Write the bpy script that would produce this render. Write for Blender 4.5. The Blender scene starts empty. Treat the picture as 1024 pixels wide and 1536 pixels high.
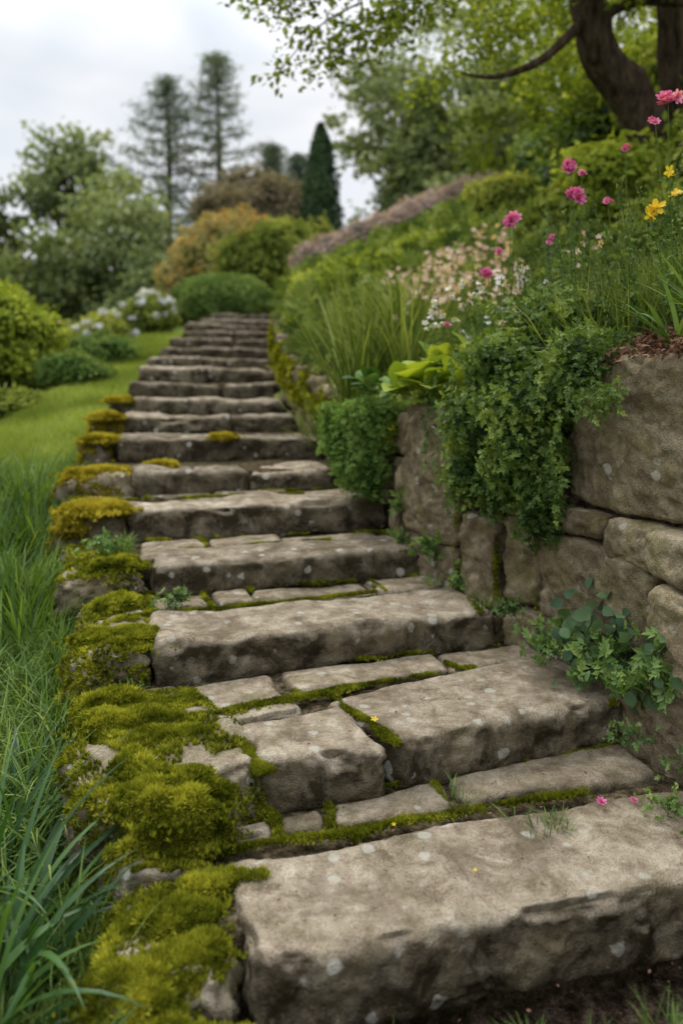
import bpy, math, numpy as np
from mathutils import Vector
rng=np.random.default_rng(7)
scene=bpy.context.scene
# ------------------------------------------------------------------ noise
def _h(i,j,k,s):
    n=(i*374761393+j*668265263+k*2147483647+s*974634777)&0xffffffff
    n=((n^(n>>13))*1274126177)&0xffffffff
    n=((n^(n>>16))*2246822519)&0xffffffff
    return ((n^(n>>15))&0xffffff)/float(0xffffff)
def vnoise(P,seed=0):
    P=np.asarray(P,float); f=np.floor(P); t=P-f; t=t*t*(3-2*t); f=f.astype(np.int64)
    r=0
    for a in (0,1):
        wa=t[...,0] if a else 1-t[...,0]
        for b in (0,1):
            wb=t[...,1] if b else 1-t[...,1]
            for c in (0,1):
                wc=t[...,2] if c else 1-t[...,2]
                r=r+wa*wb*wc*_h(f[...,0]+a,f[...,1]+b,f[...,2]+c,seed)
    return r*2-1
def fbm(P,oct=4,seed=0,gain=.5):
    r=0;a=1;P=np.asarray(P,float)
    for o in range(oct):
        r=r+a*vnoise(P*(2**o)+o*17.3,seed+o); a*=gain
    return r
def unit(v): return v/np.maximum(np.linalg.norm(v,axis=-1,keepdims=True),1e-9)
# ------------------------------------------------------------------ accumulators
class Acc:
    def __init__(s): s.v=[];s.f=[];s.r=[];s.n=0
    def add(s,v,faces,r):
        v=np.asarray(v,float).reshape(-1,3); s.v.append(v)
        s.r.append(np.broadcast_to(np.asarray(r,float),(len(v),)).copy())
        if not isinstance(faces,list): faces=[faces]
        for f in faces: s.f.append(np.asarray(f,np.int64)+s.n)
        s.n+=len(v)
    def build(s,name,mat,parent=None,smooth=True):
        me=bpy.data.meshes.new(name); V=np.concatenate(s.v)
        me.vertices.add(len(V)); me.vertices.foreach_set("co",V.ravel().astype(np.float32))
        tot=np.concatenate([np.full(len(f),f.shape[1]) for f in s.f]); L=np.concatenate([f.ravel() for f in s.f])
        st=np.concatenate([[0],np.cumsum(tot)[:-1]])
        me.loops.add(len(L)); me.loops.foreach_set("vertex_index",L.astype(np.int32))
        me.polygons.add(len(tot)); me.polygons.foreach_set("loop_start",st.astype(np.int32))
        me.update(calc_edges=True)
        at=me.attributes.new("rnd",'FLOAT','POINT'); at.data.foreach_set("value",np.concatenate(s.r).astype(np.float32))
        me.polygons.foreach_set("use_smooth",np.full(len(tot),smooth))
        me.materials.append(mat); me.update()
        ob=bpy.data.objects.new(name,me); scene.collection.objects.link(ob)
        if parent: ob.parent=parent
        return ob
def empty(name):
    e=bpy.data.objects.new(name,None); scene.collection.objects.link(e); return e
def frames(nrm,spin=None):
    nrm=unit(nrm); N=len(nrm)
    t=unit(np.cross(nrm,unit(rng.normal(size=(N,3))))) if spin is None else spin
    x=unit(np.cross(t,nrm)); 
    return np.stack([x,t,nrm],axis=-1)
def inst(acc,tpl,pos,R,sc,rn):
    tv,tf=tpl; N=len(pos); sc=np.broadcast_to(np.asarray(sc,float),(N,))
    v=np.einsum('nij,mj->nmi',R,tv)*sc[:,None,None]+pos[:,None,:]
    off=(np.arange(N)*len(tv))[:,None,None]
    fs=[(np.asarray(f)[None]+off).reshape(-1,np.asarray(f).shape[1]) for f in tf]
    acc.add(v.reshape(-1,3),fs,np.repeat(np.broadcast_to(rn,(N,)),len(tv)))
# templates ------------------------------------------------------
def tpl_merge(parts):
    V=[];T=[];n=0
    for v,f in parts:
        V.append(v); T.append(np.asarray(f)+n); n+=len(v)
    return np.concatenate(V),[np.concatenate(T)]
def rotz(v,a):
    c,s=math.cos(a),math.sin(a); return v@np.array([[c,s,0],[-s,c,0],[0,0,1]])
def rotx(v,a):
    c,s=math.cos(a),math.sin(a); return v@np.array([[1,0,0],[0,c,s],[0,-s,c]])
LEAF=(np.array([[0,0,0],[.28,.42,.08],[0,1,-.05],[-.28,.42,.08],[0,.45,0]]),[np.array([[0,1,4],[1,2,4],[2,3,4],[3,0,4]])])
FLEAF=(np.array([[0,0,0],[.3,.45,.1],[0,1,-.05],[-.3,.45,.1]]),[np.array([[0,1,2],[0,2,3]])])
NEED=(np.array([[-.07,0,0],[.07,0,0],[.05,.6,.05],[0,1,0]]),[np.array([[0,1,2],[0,2,3]])])
def wide_leaf(w=.35,droop=.35,seg=5):
    V=[];F=[]
    for i in range(seg+1):
        t=i/seg; ww=w*math.sin(math.pi*min(1,(t*.93+.05)))**.75
        z=.25*t-droop*t*t
        V+=[[-ww,t,z+.25*ww],[0,t,z],[ww,t,z+.25*ww]]
    for i in range(seg):
        a=i*3
        F+=[[a,a+1,a+4],[a,a+4,a+3],[a+1,a+2,a+5],[a+1,a+5,a+4]]
    return np.array(V),[np.array(F)]
WLEAF=wide_leaf()
def sprig_tpl(n=8,lw=.55,seed=0,base=LEAF):
    r=np.random.default_rng(seed); parts=[]
    for i in range(n):
        t=.15+.85*i/n; v=base[0]*lw*(1.1-.5*t)
        v=rotx(v,r.uniform(-.2,.9)); v=rotz(v,r.uniform(-.3,.3)+(1 if i%2 else -1)*(1.1-.5*t))
        parts.append((v+np.array([0,t,.15*t]),base[1][0]))
    parts.append((np.array([[-.02,0,0],[.02,0,0],[0,1,.15]]),[[0,1,2]]))
    return tpl_merge(parts)
SPRIG=sprig_tpl(); FSPRIG=sprig_tpl(6,.6,1,FLEAF)
def moss_tpl():
    parts=[];r=np.random.default_rng(3)
    for i in range(5):
        a=i*2*math.pi/5+r.uniform(-.3,.3); tilt=r.uniform(.2,1.1)
        v=np.array([[-.2,0,0],[.2,0,0],[0.03,r.uniform(.7,1.2),0.0]])
        v=rotx(v,math.pi/2-tilt); parts.append((rotz(v,a),[[0,1,2]]))
    return tpl_merge(parts)
MOSS=moss_tpl()
def flower_tpl(np_=6,rings=2,cup=.5):
    parts=[]
    for k in range(rings):
        for i in range(np_):
            v=np.array([[0,0,0],[.3,.55,.12],[.16,1,.1],[-.16,1,.1],[-.3,.55,.12]])*(1-.25*k)
            v=rotx(v,cup*(k+.6)/rings*1.2); parts.append((rotz(v,i*2*math.pi/np_+k*.5),[[0,1,2],[0,2,3],[0,3,4]]))
    return tpl_merge(parts)
FLOW=flower_tpl(7,4,1.5); FLAT=flower_tpl(5,1,.25); BELL=flower_tpl(5,2,2.0)
# blades ---------------------------------------------------------
def blades(acc,base,length,width,lean,curve,az,rn,seg=5):
    N=len(base); t=np.linspace(0,1,seg+1)[None,:]
    L=np.broadcast_to(length,(N,))[:,None]; ln=np.broadcast_to(lean,(N,))[:,None]; cv=np.broadcast_to(curve,(N,))[:,None]
    ang=ln+cv*t; da=1.0/seg
    h=np.concatenate([np.zeros((N,1)),np.cumsum(np.sin((ang[:,1:]+ang[:,:-1])/2)*da,axis=1)],1)*L
    z=np.concatenate([np.zeros((N,1)),np.cumsum(np.cos((ang[:,1:]+ang[:,:-1])/2)*da,axis=1)],1)*L
    c=np.cos(az)[:,None]; s=np.sin(az)[:,None]
    P=np.stack([base[:,0,None]+h*c,base[:,1,None]+h*s,base[:,2,None]+z],-1)
    tw=rng.uniform(-.6,.6,(N,1)); wd=np.stack([-np.sin(az[:,None]+tw),np.cos(az[:,None]+tw),0*tw],-1)
    w=np.broadcast_to(width,(N,))[:,None]*(.55+.9*t-1.42*t*t).clip(.02)
    A=P-wd*w[...,None]; B=P+wd*w[...,None]; M=P.copy(); M[...,2]-=w*.35
    V=np.stack([A,M,B],2).reshape(N,-1,3)
    f=[]
    for i in range(seg):
        a=i*3; f+=[[a,a+1,a+4,a+3],[a+1,a+2,a+5,a+4]]
    f=np.array(f)[None]+(np.arange(N)*(seg+1)*3)[:,None,None]
    acc.add(V.reshape(-1,3),f.reshape(-1,4),np.repeat(np.broadcast_to(rn,(N,)),(seg+1)*3))
def tube(acc,pts,rad,seg=10,rn=.5,bump=.08):
    pts=np.array(pts,float)
    n=len(pts); T=[];RR=[]
    for i in range(n-1):
        p0,p1,p2,p3=pts[max(i-1,0)],pts[i],pts[i+1],pts[min(i+2,n-1)]
        for u in np.linspace(0,1,5)[:-1]:
            T.append(.5*((2*p1)+(-p0+p2)*u+(2*p0-5*p1+4*p2-p3)*u*u+(-p0+3*p1-3*p2+p3)*u**3)); RR.append(rad[i]*(1-u)+rad[i+1]*u)
    T.append(pts[-1]);RR.append(rad[-1]); T=np.array(T);RR=np.array(RR)
    d=unit(np.gradient(T,axis=0)); ref=np.array([.3,.9,.1]); 
    a=unit(np.cross(d,ref)); b=np.cross(d,a)
    th=np.linspace(0,2*math.pi,seg,endpoint=False)
    V=T[:,None]+(a[:,None]*np.cos(th)[None,:,None]+b[:,None]*np.sin(th)[None,:,None])*RR[:,None,None]
    V=V.reshape(-1,3); c=np.repeat(T,seg,0); V=V+(V-c)*(fbm(V*6/max(.2,RR.max()*4),3)[:,None]*bump*2)
    m=len(T); F=[]
    for i in range(m-1):
        for j in range(seg):
            k=(j+1)%seg; F.append([i*seg+j,i*seg+k,(i+1)*seg+k,(i+1)*seg+j])
    acc.add(V,np.array(F),rn)
# stones ---------------------------------------------------------
def stone(acc,quad,z0,z1,r=.03,amp=.012,res=.03,seed=0,rn=None,rough=1.0,tilt=0,crease=0.0,bigk=1.1):
    L,Rr,BR,BL=[np.array(q[:2],float) for q in quad]
    dx=(np.linalg.norm(Rr-L)+np.linalg.norm(BR-BL))/2; dy=(np.linalg.norm(BL-L)+np.linalg.norm(BR-Rr))/2; dz=z1-z0
    D=np.array([dx,dy,dz]); n=np.maximum(2,np.ceil(D/res).astype(int)); r=min(r,D.min()*.45)
    I=[];F=[]; off=0
    for ax in range(3):
        u,v=[(1,2),(2,0),(0,1)][ax]
        for side in (0,1):
            gu,gv=np.meshgrid(np.arange(n[u]+1),np.arange(n[v]+1),indexing='ij')
            idx=np.zeros(gu.shape+(3,),int); idx[...,u]=gu; idx[...,v]=gv; idx[...,ax]=n[ax]*side
            I.append(idx.reshape(-1,3)); m=n[v]+1
            a=(np.arange(n[u])[:,None]*m+np.arange(n[v])[None]).ravel()+off
            q=np.stack([a,a+m,a+m+1,a+1],1); 
            if side==0: q=q[:,::-1]
            F.append(q); off+=gu.size
    I=np.concatenate(I);F=np.concatenate(F)
    code=I[:,0]*10**8+I[:,1]*10**4+I[:,2]; _,ui,inv=np.unique(code,return_index=True,return_inverse=True)
    I=I[ui];F=inv.ravel()[F]
    p=(I/n-.5)*D; h=D/2-r; q=np.clip(p,-h,h); d=p-q; nd=np.linalg.norm(d,axis=1,keepdims=True); nn=d/np.maximum(nd,1e-9)
    p=np.where(nd>1e-9,q+nn*r,p)
    so=np.array([seed*3.17,seed*1.91,seed*.77])
    big=fbm(p*3.0+so,2,seed); med=fbm(p*11+so,3,seed+5); fine=fbm(p*38+so,3,seed+9)
    side=1-np.abs(nn[:,2])
    disp=amp*(bigk*big+rough*(.6*med*(.4+1.0*side)+.34*fine*(.3+side)))
    if crease:
        cr=np.clip(.09-np.abs(fbm(p*[3.5,3.5,6]+so+4,3,seed+30)),0,.09)/.09; disp=disp-amp*crease*cr*(.2+side)
        pl=np.round(fbm(p*[2.5,2.5,7]+so,2,seed+31)*3)/3; disp=disp+amp*.8*crease*pl*side
    chip=np.clip(fbm(p*7+so+9,2,seed+3)-.3,0,1)*((nd[:,0]>0)&(side<.95)&(side>.15))
    p=p+nn*disp[:,None]-nn*(chip*amp*2.6*rough)[:,None]
    uvw=p/D+.5; U=uvw[:,0:1];Vv=uvw[:,1:2]
    xy=(L*(1-U)+Rr*U)*(1-Vv)+(BL*(1-U)+BR*U)*Vv
    w=fbm(np.column_stack([xy*2.2,np.full(len(xy),seed*1.3)]),2,seed+20)*amp*1.5
    z=z0+uvw[:,2]*dz+tilt*(uvw[:,0]-.5)
    V=np.column_stack([xy[:,0]+w*.6,xy[:,1]+w,z])
    acc.add(V,F,rng.random() if rn is None else rn)
    return V,F
def sample(V,F,n,cond=None):
    a,b,c,d=V[F[:,0]],V[F[:,1]],V[F[:,2]],V[F[:,3]]
    nr=np.cross(c-a,d-b); ar=np.linalg.norm(nr,axis=1)+1e-12; 
    i=rng.choice(len(F),n,p=ar/ar.sum()); u=rng.random((n,1));v=rng.random((n,1))
    P=(a[i]*(1-u)+b[i]*u)*(1-v)+(d[i]*(1-u)+c[i]*u)*v; N=nr[i]/ar[i][:,None]
    if cond is not None:
        k=cond(P,N); P=P[k];N=N[k]
    return P,N
# ------------------------------------------------------------------ materials
def newmat(name):
    m=bpy.data.materials.new(name); m.use_nodes=True; nt=m.node_tree; nt.nodes.clear(); return m,nt
class G:
    def __init__(s,nt): s.nt=nt
    def n(s,t,**k):
        x=s.nt.nodes.new(t)
        for a,b in k.items(): setattr(x,a,b)
        return x
    def l(s,a,b): s.nt.links.new(a,b)
    def noise(s,co,sc,det=6,ro=.6,dist=0):
        x=s.n('ShaderNodeTexNoise'); x.inputs['Scale'].default_value=sc; x.inputs['Detail'].default_value=det; x.inputs['Roughness'].default_value=ro; x.inputs['Distortion'].default_value=dist
        if co is not None: s.l(co,x.inputs['Vector'])
        return x.outputs['Fac']
    def ramp(s,f,stops):
        x=s.n('ShaderNodeValToRGB'); e=x.color_ramp.elements
        while len(e)<len(stops): e.new(.5)
        for i,(p,c) in enumerate(stops):
            e[i].position=p; e[i].color=(c,c,c,1) if not isinstance(c,tuple) else (*c,1)
        s.l(f,x.inputs[0]); return x.outputs[0]
    def mix(s,f,a,b,mode='MIX'):
        x=s.n('ShaderNodeMix',data_type='RGBA',blend_type=mode)
        for k,v in ((0,f),(6,a),(7,b)):
            sock=x.inputs[k]
            if isinstance(v,(int,float)): sock.default_value=v if k==0 else (v,v,v,1)
            elif isinstance(v,tuple): sock.default_value=(*v,1)
            else: s.l(v,sock)
        return x.outputs[2]
    def m(s,op,a,b=0.0,clamp=False):
        x=s.n('ShaderNodeMath',operation=op,use_clamp=clamp)
        for i,v in enumerate((a,b)):
            if isinstance(v,(int,float)): x.inputs[i].default_value=v
            else: s.l(v,x.inputs[i])
        return x.outputs[0]
def leafmat(name,dark,light,tip=None,trans=.35,rough=.55,nsc=1.5,spec=.35):
    m,nt=newmat(name); g=G(nt); tc=g.n('ShaderNodeTexCoord').outputs['Object']
    at=g.n('ShaderNodeAttribute',attribute_name='rnd').outputs['Fac']
    nz=g.noise(tc,nsc,0); f=g.m('ADD',g.m('MULTIPLY',at,.8),g.m('MULTIPLY',g.m('SUBTRACT',nz,.45),.9),True)
    st=[(0,dark),(.6,light)]
    if tip: st.append((1,tip))
    c=g.ramp(f,st)
    if spec<=.27:
        b=g.n('ShaderNodeBsdfDiffuse'); g.l(c,b.inputs['Color'])
    else:
        b=g.n('ShaderNodeBsdfPrincipled'); g.l(c,b.inputs['Base Color']); b.inputs['Roughness'].default_value=rough; b.inputs['Specular IOR Level'].default_value=spec
    o=g.n('ShaderNodeOutputMaterial')
    t=g.n('ShaderNodeBsdfTranslucent'); g.l(g.mix(1.0,c,(1.4,1.3,.5),'MULTIPLY'),t.inputs['Color'])
    mx=g.n('ShaderNodeMixShader'); mx.inputs[0].default_value=trans*.8; g.l(b.outputs[0],mx.inputs[1]); g.l(t.outputs[0],mx.inputs[2])
    g.l(mx.outputs[0],o.inputs[0]); return m
def stonemat(name,tint=(1,1,1),green=.45,sidedark=.5,lich=.5,bd=.03,k1=.4):
    m,nt=newmat(name); g=G(nt); tc=g.n('ShaderNodeTexCoord').outputs['Object']
    at=g.n('ShaderNodeAttribute',attribute_name='rnd').outputs['Fac']
    geo=g.n('ShaderNodeNewGeometry'); sep=g.n('ShaderNodeSeparateXYZ'); g.l(geo.outputs['Normal'],sep.inputs[0])
    n1=g.noise(tc,3.2,5,.7,.6); n2=g.noise(tc,9,6,.72,.3); n3=g.noise(tc,150,2,.7); n4=g.noise(tc,6.0,5,.72,.3)
    c=g.ramp(n2,[(.34,(.15,.125,.095)),(.45,(.28,.24,.19)),(.54,(.37,.33,.27)),(.66,(.50,.46,.39))])
    c=g.mix(g.ramp(n3,[(.36,.45),(.46,0.0)]),c,(.10,.08,.06))
    c=g.mix(g.ramp(n3,[(.58,0.0),(.68,.4)]),c,(.6,.56,.48))
    c=g.mix(g.ramp(n1,[(.38,k1),(.47,k1*.35),(.52,0.0)]),c,(.12,.098,.07))
    v=g.m('ADD',g.m('MULTIPLY',at,.5),.75); cc=g.n('ShaderNodeCombineColor'); [g.l(v,cc.inputs[i]) for i in range(3)]
    c=g.mix(1.0,c,cc.outputs[0],'MULTIPLY'); c=g.mix(1.0,c,tint,'MULTIPLY')
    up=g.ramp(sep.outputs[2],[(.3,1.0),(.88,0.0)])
    c=g.mix(g.m('MULTIPLY',up,g.ramp(n4,[(.40,min(1.0,sidedark*1.2)),(.58,sidedark*.6)])),c,(.042,.034,.02))  # steep faces darker: grime, plus riser contact shade painted into the colour
    c=g.mix(g.m('MULTIPLY',g.ramp(n4,[(.5,0.0),(.6,1.0)]),green),c,(.115,.11,.025))
    vo=g.n('ShaderNodeTexVoronoi'); vo.inputs['Scale'].default_value=11; g.l(tc,vo.inputs['Vector'])
    cs=g.n('ShaderNodeSeparateColor'); g.l(vo.outputs['Color'],cs.inputs[0])
    d=g.m('ADD',vo.outputs['Distance'],g.m('MULTIPLY',g.m('SUBTRACT',n2,.5),.8))
    sp=g.m('MULTIPLY',g.ramp(d,[(.2,1.0),(.27,0.0)]),g.ramp(cs.outputs[0],[(.62,0.0),(.74,lich)]))
    c=g.mix(sp,c,(.54,.53,.46))
    b=g.n('ShaderNodeBsdfDiffuse'); g.l(c,b.inputs['Color'])
    hgt=g.m('ADD',g.m('MULTIPLY',n2,1.0),g.m('MULTIPLY',n3,.3))
    bp=g.n('ShaderNodeBump'); bp.inputs['Strength'].default_value=1.0; bp.inputs['Distance'].default_value=bd; g.l(hgt,bp.inputs['Height']); g.l(bp.outputs[0],b.inputs['Normal'])
    o=g.n('ShaderNodeOutputMaterial'); g.l(b.outputs[0],o.inputs[0]); return m
def groundmat(name,useattr=True):
    m,nt=newmat(name); g=G(nt); tc=g.n('ShaderNodeTexCoord').outputs['Object']
    at=g.n('ShaderNodeAttribute',attribute_name='rnd').outputs['Fac']
    n2=g.noise(tc,22,4,.75); n1=g.noise(tc,1.3,2); n3=g.noise(tc,120,2,.7)
    soil=g.ramp(n2,[(.36,(.022,.015,.01)),(.5,(.075,.052,.036)),(.64,(.19,.14,.10))])
    grs=g.ramp(n2,[(.36,(.06,.09,.02)),(.55,(.14,.195,.048)),(.7,(.22,.29,.08))])
    grs=g.mix(g.ramp(n1,[(.4,.0),(.7,.6)]),grs,(.2,.25,.065))
    c=g.mix(at,soil,grs)
    b=g.n('ShaderNodeBsdfDiffuse'); g.l(c,b.inputs['Color'])
    bp=g.n('ShaderNodeBump'); bp.inputs['Strength'].default_value=.9; bp.inputs['Distance'].default_value=.03; g.l(g.m('ADD',n2,g.m('MULTIPLY',n3,.4)),bp.inputs['Height']); g.l(bp.outputs[0],b.inputs['Normal'])
    o=g.n('ShaderNodeOutputMaterial'); g.l(b.outputs[0],o.inputs[0]); return m
def barkmat(name,c0,c1):
    m,nt=newmat(name); g=G(nt); tc=g.n('ShaderNodeTexCoord').outputs['Object']
    mp=g.n('ShaderNodeMapping'); mp.inputs['Scale'].default_value=(1,1,.25); g.l(tc,mp.inputs[0])
    n=g.noise(mp.outputs[0],14,4,.7); c=g.ramp(n,[(.35,c0),(.65,c1)])
    b=g.n('ShaderNodeBsdfDiffuse'); g.l(c,b.inputs['Color'])
    bp=g.n('ShaderNodeBump'); bp.inputs['Strength'].default_value=.8; bp.inputs['Distance'].default_value=.04; g.l(n,bp.inputs['Height']); g.l(bp.outputs[0],b.inputs['Normal'])
    o=g.n('ShaderNodeOutputMaterial'); g.l(b.outputs[0],o.inputs[0]); return m
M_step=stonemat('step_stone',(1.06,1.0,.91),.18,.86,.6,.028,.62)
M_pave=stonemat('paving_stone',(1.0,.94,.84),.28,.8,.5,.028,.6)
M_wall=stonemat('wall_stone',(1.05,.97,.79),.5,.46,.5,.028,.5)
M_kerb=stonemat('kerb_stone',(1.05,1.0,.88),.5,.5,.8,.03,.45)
M_ground=groundmat('ground_soil_grass')
M_moss=leafmat('moss_green',(.055,.068,.006),(.22,.24,.02),(.48,.46,.05),.25,.8,9,.1)
M_mossy=leafmat('moss_yellow',(.16,.13,.01),(.42,.35,.035),(.56,.47,.07),.25,.8,6,.1)
M_grass=leafmat('grass_blades',(.04,.09,.016),(.13,.225,.042),(.31,.39,.10),.4,.5,1.2,.3)
M_lawn=leafmat('lawn_grass',(.12,.17,.03),(.27,.34,.075),(.42,.48,.14),.4,.6,.7,.2)
M_lily=leafmat('broad_blades',(.018,.055,.014),(.055,.135,.03),(.14,.25,.06),.35,.42,2.0,.4)
M_creep=leafmat('creeper_leaves',(.022,.05,.012),(.115,.19,.035),(.30,.38,.08),.35,.5,5,.3)
M_cush=leafmat('cushion_leaves',(.035,.08,.02),(.15,.25,.06),(.3,.42,.13),.35,.55,5,.2)
M_fern=leafmat('weed_leaves',(.04,.09,.02),(.14,.24,.06),(.28,.39,.1),.35,.5,5,.35)
M_meadow=leafmat('meadow_leaves',(.05,.085,.02),(.19,.25,.06),(.38,.43,.15),.4,.6,1.1,.2)
M_prim=leafmat('primrose_leaves',(.12,.2,.02),(.34,.43,.05),(.5,.54,.08),.4,.45,5,.35)
M_hill=leafmat('hill_shrub_leaves',(.05,.075,.016),(.20,.25,.055),(.43,.45,.11),.4,.6,.6,.25)
M_tree=leafmat('tree_leaves',(.06,.09,.016),(.25,.32,.05),(.54,.57,.11),.5,.55,.5,.25)
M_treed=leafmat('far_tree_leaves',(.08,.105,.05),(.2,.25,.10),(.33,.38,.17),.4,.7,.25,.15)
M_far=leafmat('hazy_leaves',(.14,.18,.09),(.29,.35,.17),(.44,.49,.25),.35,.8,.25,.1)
M_pine=leafmat('pine_needles',(.08,.11,.08),(.17,.21,.14),(.25,.29,.19),.25,.8,.3,.1)
M_cyp=leafmat('cypress_leaves',(.04,.065,.035),(.085,.14,.065),(.15,.21,.09),.2,.7,.8,.15)
M_hedge=leafmat('clipped_leaves',(.04,.08,.02),(.13,.2,.055),(.25,.33,.1),.3,.6,2,.2)
M_orange=leafmat('orange_leaves',(.15,.18,.07),(.36,.32,.14),(.62,.37,.15),.4,.7,3.5,.15)
M_brown=leafmat('copper_leaves',(.13,.11,.07),(.25,.21,.14),(.33,.29,.2),.3,.7,.9,.15)
M_mauve=leafmat('heather_bloom',(.2,.17,.13),(.45,.34,.32),(.58,.46,.45),.3,.8,1.2,.1)
M_pink=leafmat('pink_petals',(.5,.08,.28),(.72,.2,.45),(.85,.45,.65),.4,.5,20,.3)
M_pale=leafmat('pale_pink_petals',(.5,.33,.25),(.75,.55,.45),(.82,.7,.6),.4,.5,20,.3)
M_white=leafmat('white_petals',(.6,.6,.6),(.8,.8,.8),(.85,.85,.85),.3,.5,20,.3)
M_blue=leafmat('hydrangea_petals',(.35,.38,.55),(.6,.62,.72),(.8,.8,.8),.3,.6,3,.2)
M_yel=leafmat('yellow_petals',(.7,.45,.02),(.8,.6,.03),(.85,.7,.06),.4,.5,20,.3)
M_stem=leafmat('flower_stems',(.05,.09,.02),(.14,.2,.05),(.22,.24,.08),.2,.6,3,.2)
M_litter=leafmat('dead_leaves',(.05,.03,.02),(.17,.09,.06),(.32,.19,.12),.15,.8,15,.15)
M_colum=leafmat('columbine_leaves',(.035,.08,.035),(.11,.19,.075),(.2,.29,.13),.3,.55,6,.3)
M_bark=barkmat('tree_bark',(.02,.014,.01),(.09,.065,.048)); M_pbark=barkmat('pine_bark',(.06,.05,.045),(.12,.1,.085))
# ------------------------------------------------------------------ layout
ST=[(.17,(-.24,1.95),(1.50,2.36),-.62),(.33,(-.25,2.62),(1.22,3.17),-.86),(.49,(-.81,3.36),(.80,3.87),-1.17),(.64,(-1.03,4.16),(.46,4.58),-1.50),
(.83,(-1.33,4.83),(.30,5.2),-1.78),(.99,(-1.52,5.5),(-.04,5.85),-1.98),(1.165,(-1.86,6.3),(-.13,6.7),-2.15),(1.315,(-2.0,7.1),(-.42,7.5),-2.30),
(1.45,(-2.40,8.0),(-.64,8.4),-2.42),(1.62,(-2.50,9.0),(-.78,9.4),-2.52),(1.805,(-2.62,10.0),(-.94,10.4),-2.64),(1.985,(-2.7,11.0),(-1.03,11.4),-2.72),(2.17,(-2.8,12.1),(-1.1,12.5),-2.82),
(2.37,(-2.9,13.2),(-1.18,13.6),-2.92),(2.57,(-2.98,14.3),(-1.25,14.7),-3.0),(2.77,(-3.02,15.4),(-1.3,15.8),-3.04),(2.98,(-3.05,16.6),(-1.37,17),-3.07),(3.2,(-3.1,17.8),(-1.42,18.2),-3.12)]
dk=np.array([(s[1][1]+s[2][1])/2 for s in ST]); zk=np.array([s[0] for s in ST])
YS=np.concatenate([[-50,1.6],dk+.3,[22,30,50,100,400]]); ZS=np.concatenate([[-.1,0],zk,[3.9,5.2,7.2,9.5,12]])
zs=lambda y:np.interp(y,YS,ZS)
XLy=np.array([-50,1.0]+[s[1][1] for s in ST]+[25,400]); XLx=np.array([-.5,-.5]+[s[3] for s in ST]+[-3.3,-3.3])
xl=lambda y:np.interp(y,XLy,XLx)
WP=np.array([(2.3,-2.),(1.95,.6),(1.68,1.7),(1.45,2.4),(1.28,3.0),(.98,3.7),(.68,4.2),(.4,4.75),(.3,5.3),(.0,5.95),(-.12,6.8),(-.4,7.6),(-.62,8.5),(-.76,9.5),(-.92,10.5),(-1.08,12.5),(-1.23,14.7),(-1.38,17.5),(-1.5,20.5)])
xw=lambda y:np.interp(y,np.concatenate([[-50],WP[:,1],[400]]),np.concatenate([[2.3],WP[:,0],[-1.5]]))
WT=lambda y:np.interp(y,[-50,2,3,3.7,4.2,4.8,5.5,6.5,8,10,14,18,22,30,50,100,400],[1.8,1.8,1.76,1.66,1.57,1.48,1.36,1.5,1.8,2.2,2.95,3.7,4.3,5.6,7.6,10,12.5])
def terr(X,Y):
    X=np.asarray(X,float);Y=np.asarray(Y,float); s=zs(Y); a=xl(Y); w=xw(Y)
    dl=a-X; dr=X-w
    zl=s-.17-.06*np.clip(dl/.3,0,1)-.03*np.clip(dl,0,1)-.42*np.clip(dl-1.05,0,2.6)-.02*np.clip(dl-3.6,0,60)
    zl=zl+.02*vnoise(np.stack([X*2,Y*2,0*X],-1))
    zr=WT(Y)-.03+.42*np.clip(dr,0,5)+.22*np.clip(dr-5,0,12)+.05*vnoise(np.stack([X*1.5,Y*1.5,0*X+5],-1))*np.clip(dr,0,1)
    zc=np.where(Y<2.0,0.0,s-.33)
    return np.where(dl>0,zl,np.where(dr>.12,zr,np.where((Y>19.5),s-.02,zc)))
ys=np.concatenate([[-60,-20,-6,-2],np.arange(0,22,.16),22*1.09**np.arange(0,36)])
ro=np.geomspace(.08,350,46); lo=-ro[::-1]
Xg=[];Yg=[];Gr=[]
for y in ys:
    a=float(xl(y)); w=float(xw(y))
    xs=np.concatenate([a+lo,[a-.01,a+.05],np.linspace(a+.2,w-.1,8),[w+.1,w+.13],w+.14+ro]); Xg.append(xs);Yg.append(np.full(len(xs),y))
    Gr.append(np.concatenate([np.ones(len(lo)),[.6,0],np.zeros(8),[0,.0],np.clip((ro-.35)*1.2,0,.8)]))
Xg=np.array(Xg);Yg=np.array(Yg);Zg=terr(Xg,Yg); R_,C_=Xg.shape
acc=Acc(); a=(np.arange(R_-1)[:,None]*C_+np.arange(C_-1)[None]).ravel()
acc.add(np.stack([Xg,Yg,Zg],-1),np.stack([a,a+1,a+C_+1,a+C_],1),np.array(Gr).ravel())
acc.build('ground',M_ground)
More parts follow.
